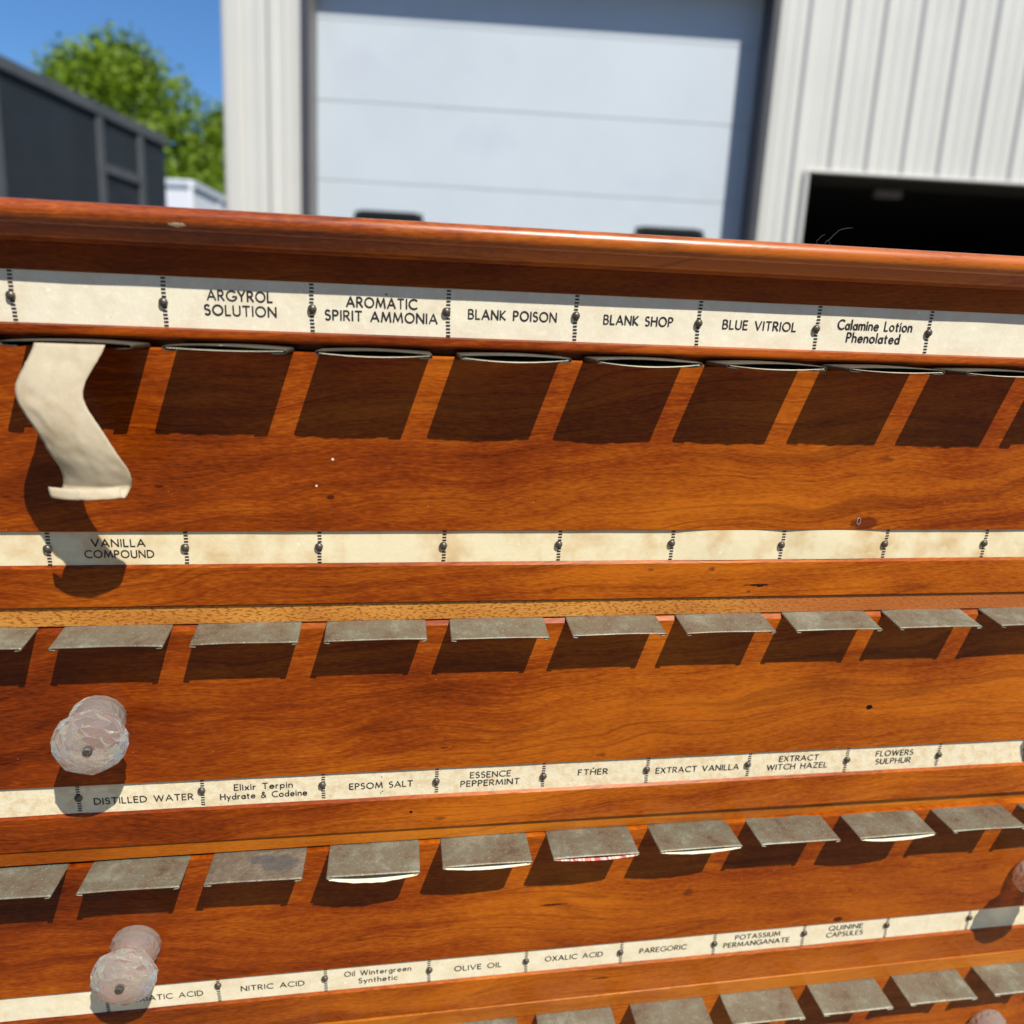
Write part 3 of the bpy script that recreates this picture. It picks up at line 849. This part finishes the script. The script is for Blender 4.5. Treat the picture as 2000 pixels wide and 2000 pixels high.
# ------------------------------------------------------------------ metal clips
m_clip = tarnish('tarnished_tin', 0.0)
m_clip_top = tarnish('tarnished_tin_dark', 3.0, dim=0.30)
def clip(w, d, bow=0.0, rad=0.017, th=0.007, lip=0.085, mat=m_clip, back=0.07, seed=0):
    """folded sheet: top plate whose left and right edges turn under; origin at back centre, extends to -y"""
    sec = []
    nT = 10
    def top(u): return bow*math.sin(PI*u)
    for k in range(4): sec.append((-w/2+rad+lip*(1-k/4), -2*rad-0.004*(1-k/4)))
    for k in range(0, 7):
        a = -PI/2 - PI*k/6; sec.append((-w/2+rad+rad*math.cos(a), -rad+rad*math.sin(a)))
    for k in range(1, nT): u = k/nT; sec.append((-w/2+rad+(w-2*rad)*u, top(u)))
    for k in range(0, 7):
        a = PI/2 - PI*k/6; sec.append((w/2-rad+rad*math.cos(a), -rad+rad*math.sin(a)))
    for k in range(1, 5): sec.append((w/2-rad-lip*k/4, -2*rad-0.004*k/4))
    n = len(sec); rg = random.Random(seed)
    v, f = [], []
    ys = [back, 0.0, -d*.25, -d*.5, -d*.75, -d*.93, -d]
    for y in ys:
        for i, (x, z) in enumerate(sec):
            v.append((x, y+0.004*noise.noise(Vector((x*3, seed, y))) if y == ys[-1] else y, z+0.004*noise.noise(Vector((x*2.5, y*5, seed*1.7)))))
    for j in range(len(ys)-1):
        for i in range(n-1):
            f.append((j*n+i, (j+1)*n+i, (j+1)*n+i+1, j*n+i+1))
    me = bpy.data.meshes.new('metal_clip'); me.from_pydata(v, [], f); me.materials.append(mat)
    me.shade_smooth(); me.update()
    return me
def place_clip(x, y, z, rx, me, rz=0.0):
    o = bpy.data.objects.new('metal_clip', me); col.objects.link(o); o.parent = cab
    o.location = (x, y, z); o.rotation_euler = (rx, 0, rz)
    m = o.modifiers.new('sheet', 'SOLIDIFY'); m.thickness = 0.0075; m.offset = -1
    return o
def sheet(name, x, y, z, rx, w, d, sag, mat, label, rz=0.0, out=0.02, seed=0):
    """paper label tucked in the clip; bows down between the folded edges"""
    v, f = [], []
    nx, ny = 28, 6
    for j in range(ny+1):
        for i in range(nx+1):
            u = i/nx; t = j/ny
            yy = 0.03-(d+0.03+(out+0.009*noise.noise(Vector((u*9, seed, 0))) if j == ny else 0))*t
            s_ = sag*(0.25+0.75*t)
            zz = -0.012-s_*max(0.0, math.sin(PI*(u*0.90+0.05+0.03*math.sin(seed))))**0.85
            v.append(((u-.5)*w, yy, zz))
    for j in range(ny):
        for i in range(nx):
            a = j*(nx+1)+i; f.append((a, a+nx+1, a+nx+2, a+1))
    o = mesh(name, v, f, mat, None, smooth=True)
    m = o.modifiers.new('sheet', 'SOLIDIFY'); m.thickness = 0.0032; m.offset = 0
    L = Matrix.Translation((x, y, z)) @ Matrix.Rotation(rz, 4, 'Z') @ Matrix.Rotation(rx, 4, 'X')
    o.matrix_world = Mc @ L
    tag(o, label, 'paper label', 'paper labels tucked in the metal clips')
    return o
m_lab = paper('label_stock', (0.74, 0.67, 0.46), (0.6, 0.48, 0.28), 0.6, 3.0, 0.1, 2.0, 0.6)
redm = NT('red_label'); rn_ = redm.noise(redm.mapping((30, 4, 4)), 1.0, 2)
redm.color(redm.mix(redm.g(rn_, .42, .58), (0.55, 0.055, 0.04), (0.75, 0.55, 0.45))); redm.set(Roughness=0.6); m_red = redm.m
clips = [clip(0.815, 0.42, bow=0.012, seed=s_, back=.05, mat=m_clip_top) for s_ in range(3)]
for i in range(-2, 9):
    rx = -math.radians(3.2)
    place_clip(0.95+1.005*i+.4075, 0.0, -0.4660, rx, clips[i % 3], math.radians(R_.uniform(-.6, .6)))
names1 = {1: 'AROMATIC SPIRIT AMMONIA', 2: 'BLANK POISON', 3: 'BLANK SHOP', 4: 'BLUE VITRIOL', 5: 'Calamine', 0: 'ARGYROL SOLUTION'}
for i, sag in ((0, .012), (1, .024), (2, .031), (3, .034), (4, .025), (5, .019), (6, .022)):
    nm = 'cream paper label edge sagging from the clip under ' + names1[i] if i in names1 else 'cream paper label edge in the clip right of the Calamine strip'
    sheet('paper_label', 0.95+1.005*i+.4075, 0.0, -0.466, -math.radians(3.2), 0.77, 0.42, sag, m_lab, nm, out=0.004, seed=i)
c2 = [clip(0.82, 0.300, bow=0.006, seed=10+s_, rad=.012, lip=.035) for s_ in range(4)]
x2 = {0: .923, 1: 1.942, 2: 2.960, 3: 3.972, 4: 4.97, 5: 5.985}
for i in range(-3, 9):
    x = x2.get(i, 0.923+1.009*i)
    place_clip(x+.41, 0.0, -2.7035, math.radians(6.5+R_.uniform(-1, 1)), c2[i % 4], math.radians(R_.uniform(-.8, .8)))
c3 = [clip(0.815, 0.375, bow=0.004, seed=20+s_, rad=.012, lip=.035) for s_ in range(4)]
x3 = {0: .899, 1: 1.915, 2: 2.926, 3: 3.929, 4: 4.939, 5: 5.947}
# one clip carries a blue-grey stain
def stainmat():
    m = NT('tarnished_tin_blue_grey_stain')
    v = m.coord(); n1 = m.noise(v, 3.2, 4); n2 = m.noise(v, 16, 4, .7)
    c = m.ramp(m.math('ADD', m.math('MULTIPLY', n1, 0.55), m.math('MULTIPLY', n2, 0.5)),
               [(0.33, (0.125, 0.095, 0.062)), (0.52, (0.195, 0.16, 0.11)), (0.75, (0.31, 0.29, 0.21))])
    s_ = m.sep(); wob = m.noise(v, 9, 4)
    for cx, cy, rx, ry in ((0.20, -0.17, .14, .10), (0.04, -0.10, .12, .055)):
        dx = m.math('MULTIPLY', m.math('SUBTRACT', s_[0], cx), 1/rx); dy = m.math('MULTIPLY', m.math('SUBTRACT', s_[1], cy), 1/ry)
        d = m.math('ADD', m.math('ADD', m.math('MULTIPLY', dx, dx), m.math('MULTIPLY', dy, dy)), m.math('MULTIPLY', m.math('SUBTRACT', wob, .5), 3.0))
        c = m.mix(m.math('MULTIPLY', m.g(d, 1.5, .8), .8), c, (0.105, 0.108, 0.105))
    m.color(c); m.set(Metallic=0.35, Roughness=0.5); m.bump(n2, .35, .003); return m.m
clip_st = clip(0.815, 0.375, bow=0.004, seed=33, rad=.013, lip=.05, mat=stainmat())
z3 = -4.951
for i in range(-3, 9):
    x = x3.get(i, 0.899+1.0105*i)
    rx = -math.radians(3.0+R_.uniform(-1, 1)) if i != 1 else math.radians(1.0)
    zz = z3 - max(0, 2.4-i)*0.006
    place_clip(x+.4075, 0.0, zz, rx, clip_st if i == 0 else c3[i % 4], math.radians(R_.uniform(-.6, .6)))
    lab = {1: ('cream paper label showing widest, in the clip below EPSOM SALT', .065, m_lab), 2: ('cream paper label edge in the clip below ESSENCE PEPPERMINT', .035, m_lab),
           3: ('red and white paper label edge in the clip below the pin left of ETHER', .030, m_red), 4: ('cream paper label edge in the clip below EXTRACT VANILLA', .035, m_lab),
           6: ('cream paper label edge in the clip near the right end, above QUININE CAPSULES', .040, m_lab)}.get(i)
    if lab: sheet('paper_label', x+.4075, 0.0, zz, rx, 0.77, 0.375, lab[1], lab[2], lab[0], out=0.008, seed=40+i)
c5 = [clip(0.81, 0.37, bow=0.002, seed=50+s_, lip=.06, rad=.012) for s_ in range(4)]
for i in range(-3, 10):
    x = 0.934+1.0067*i
    place_clip(x+.405, -0.012, -7.217+0.012*(x+.4-3), math.radians(0.5+R_.uniform(-1, 1)), c5[i % 4], math.radians(R_.uniform(-.6, .6)))
for i in range(-3, 10):
    place_clip(0.934+1.0067*i+.405, 0.0, -9.444, 0, c5[(i+1) % 4])

# ------------------------------------------------------------------ glass knobs
gm = NT('clear_glass'); gm.set(Base_Color=(0.96, 0.93, 0.80, 1), Roughness=0.02, IOR=1.52, Transmission_Weight=0.84)
m_glass = gm.m
def knob(x, z, rz=0.0):
    prof = [(0.02, .10), (0.0, .155), (-0.02, .172), (-0.06, .178), (-0.105, .170), (-0.14, .150), (-0.17, .128), (-0.20, .125), (-0.225, .140), (-0.25, .172),
            (-0.285, .208), (-0.325, .228), (-0.365, .226), (-0.40, .205), (-0.43, .168), (-0.45, .120), (-0.455, .075), (-0.448, .045), (-0.44, .0)]
    prof = [(0.02, .10), (0.0, .150), (-0.03, .176), (-0.085, .176), (-0.13, .155), (-0.175, .122), (-0.215, .132), (-0.25, .178),
            (-0.30, .222), (-0.345, .232), (-0.39, .212), (-0.425, .165), (-0.448, .105), (-0.450, .050), (-0.44, .0)]
    n = 16; v, f = [], []
    for q, (y, r_) in enumerate(prof):
        k_ = max(0.0, min(1.0, (-y-0.2)/0.06))
        for k in range(n):
            a = 2*PI*(k+0.5*(q % 2))/n
            fl = 1-0.05*k_*abs(math.sin(4*a))
            v.append((r_*fl*math.cos(a), y, r_*fl*math.sin(a)))
    for i in range(len(prof)-1):
        for k in range(n):
            k2 = (k+1) % n; a, b, c_, d = i*n+k, i*n+k2, (i+1)*n+k2, (i+1)*n+k
            if i % 2: f += [(a, d, b), (b, d, c_)]
            else: f += [(a, c_, b), (a, d, c_)]
    f.append(tuple(range(n))); f.append(tuple((len(prof)-1)*n+k for k in range(n))[::-1])
    o = mesh('glass_knob', v, f, m_glass, cab, smooth=False)
    bm = bmesh.new(); bm.from_mesh(o.data); bmesh.ops.remove_doubles(bm, verts=bm.verts, dist=1e-4); bmesh.ops.recalc_face_normals(bm, faces=bm.faces); bm.to_mesh(o.data); bm.free()
    o.location = (x, -0.022, z); o.scale = (1.22, 1.12, 1.22); o.rotation_euler = (0, 0, math.radians(rz))
    s_ = MB(); s_.tube([(0, -0.40, 0), (0, -0.462, 0), (0, -0.470, 0)], lambda u: .030 if u < .8 else .022, 12)
    s_.build('screw', m_pin, o, smooth=False)
    return o
for x, z, rz in ((.10, -3.50, 10), (.19, -5.84, 0), (.19, -8.0, 0)): knob(x, z, rz)
for z in (-3.50, -5.84, -8.0): knob(9.35, z)

# ------------------------------------------------------------------ curled paper hanging from the leftmost clip
def hanging():
    v, f = [], []
    ny, nx = 54, 20
    for j in range(ny+1):
        t = j/ny
        y = -0.41-0.15*math.sin(PI*min(1, t*1.1))-0.04*t
        z = -0.452-1.13*t
        if t > 0.86:                                   # lower end rolls back up and inwards
            a = (t-0.86)/0.14*PI*0.9
            y = -0.50+0.05*math.sin(a)*-1; z = -0.452-1.13*0.86-0.07*math.sin(a)+0.02*(1-math.cos(a))
        xr = 0.615-0.15*math.exp(-((t-0.27)/0.20)**2)+0.085*math.exp(-((t-0.78)/0.16)**2)
        xl = xr-0.44+0.03*math.sin(t*4.0)
        for i in range(nx+1):
            u = i/nx
            jag = 0.004*noise.noise(Vector((t*60, u*3, 1)))
            crease = 0.014*abs(noise.noise(Vector((u*2.2, t*5.5, 4))))+0.005*noise.noise(Vector((u*9, t*15, 2)))
            v.append((xl+(xr-xl)*u+jag, y-0.05*math.sin(PI*u)*(0.2+t)-crease, z+0.006*noise.noise(Vector((u*12, 0, 1)))*(t > .9)))
    for j in range(ny):
        for i in range(nx):
            a = j*(nx+1)+i; f.append((a, a+nx+1, a+nx+2, a+1))
    o = mesh('paper_label', v, f, paper('old_label_stock_shaded', (0.50, 0.42, 0.28), (0.38, 0.27, 0.15), 0.8, 3.5, 0.2, 8.0, 0.6), None, smooth=True)  # aged paper with shade put into its lowered base colour
    m = o.modifiers.new('sheet', 'SOLIDIFY'); m.thickness = 0.0025
    o.matrix_world = Mc
    tag(o, 'long curled paper label hanging down from the top clip at the far left edge', 'paper label', 'paper labels tucked in the metal clips')
hanging()

# ------------------------------------------------------------------ lint fibre caught on the cornice
fb = MB()
def cabp(x, y, z): return tuple(Mc @ Vector((x, y, z)))
fb.tube([cabp(5.70, -.15, .44), cabp(5.69, -.15, .475), cabp(5.72, -.15, .51), cabp(5.75, -.15, .525)], 0.00003, 4)
fb.tube([cabp(5.76, -.15, .44), cabp(5.76, -.15, .47), cabp(5.79, -.15, .49), cabp(5.85, -.16, .56), cabp(5.90, -.16, .575), cabp(5.96, -.16, .583)], 0.000035, 4)
fb.tube([cabp(5.79, -.15, .44), cabp(5.80, -.15, .46), cabp(5.785, -.15, .485)], 0.000028, 4)
lo = fb.build('lint_fibre', plain('lint', (0.28, 0.28, 0.26), 0.8))
tag(lo, 'thin pale curled lint fibre standing on top of the wooden cornice', 'lint')
# bent wire staple lying on the dark stain
wp = MB(); pts = [(6.545, -1.800), (6.560, -1.788), (6.575, -1.800), (6.573, -1.842), (6.560, -1.852), (6.545, -1.842), (6.545, -1.800)]
wp.tube([(a, -.024, c) for a, c in pts], .0035, 5)
wp.build('wire_loop', plain('wire_grey', (0.55, 0.5, 0.5), 0.4, 0.4), cab)
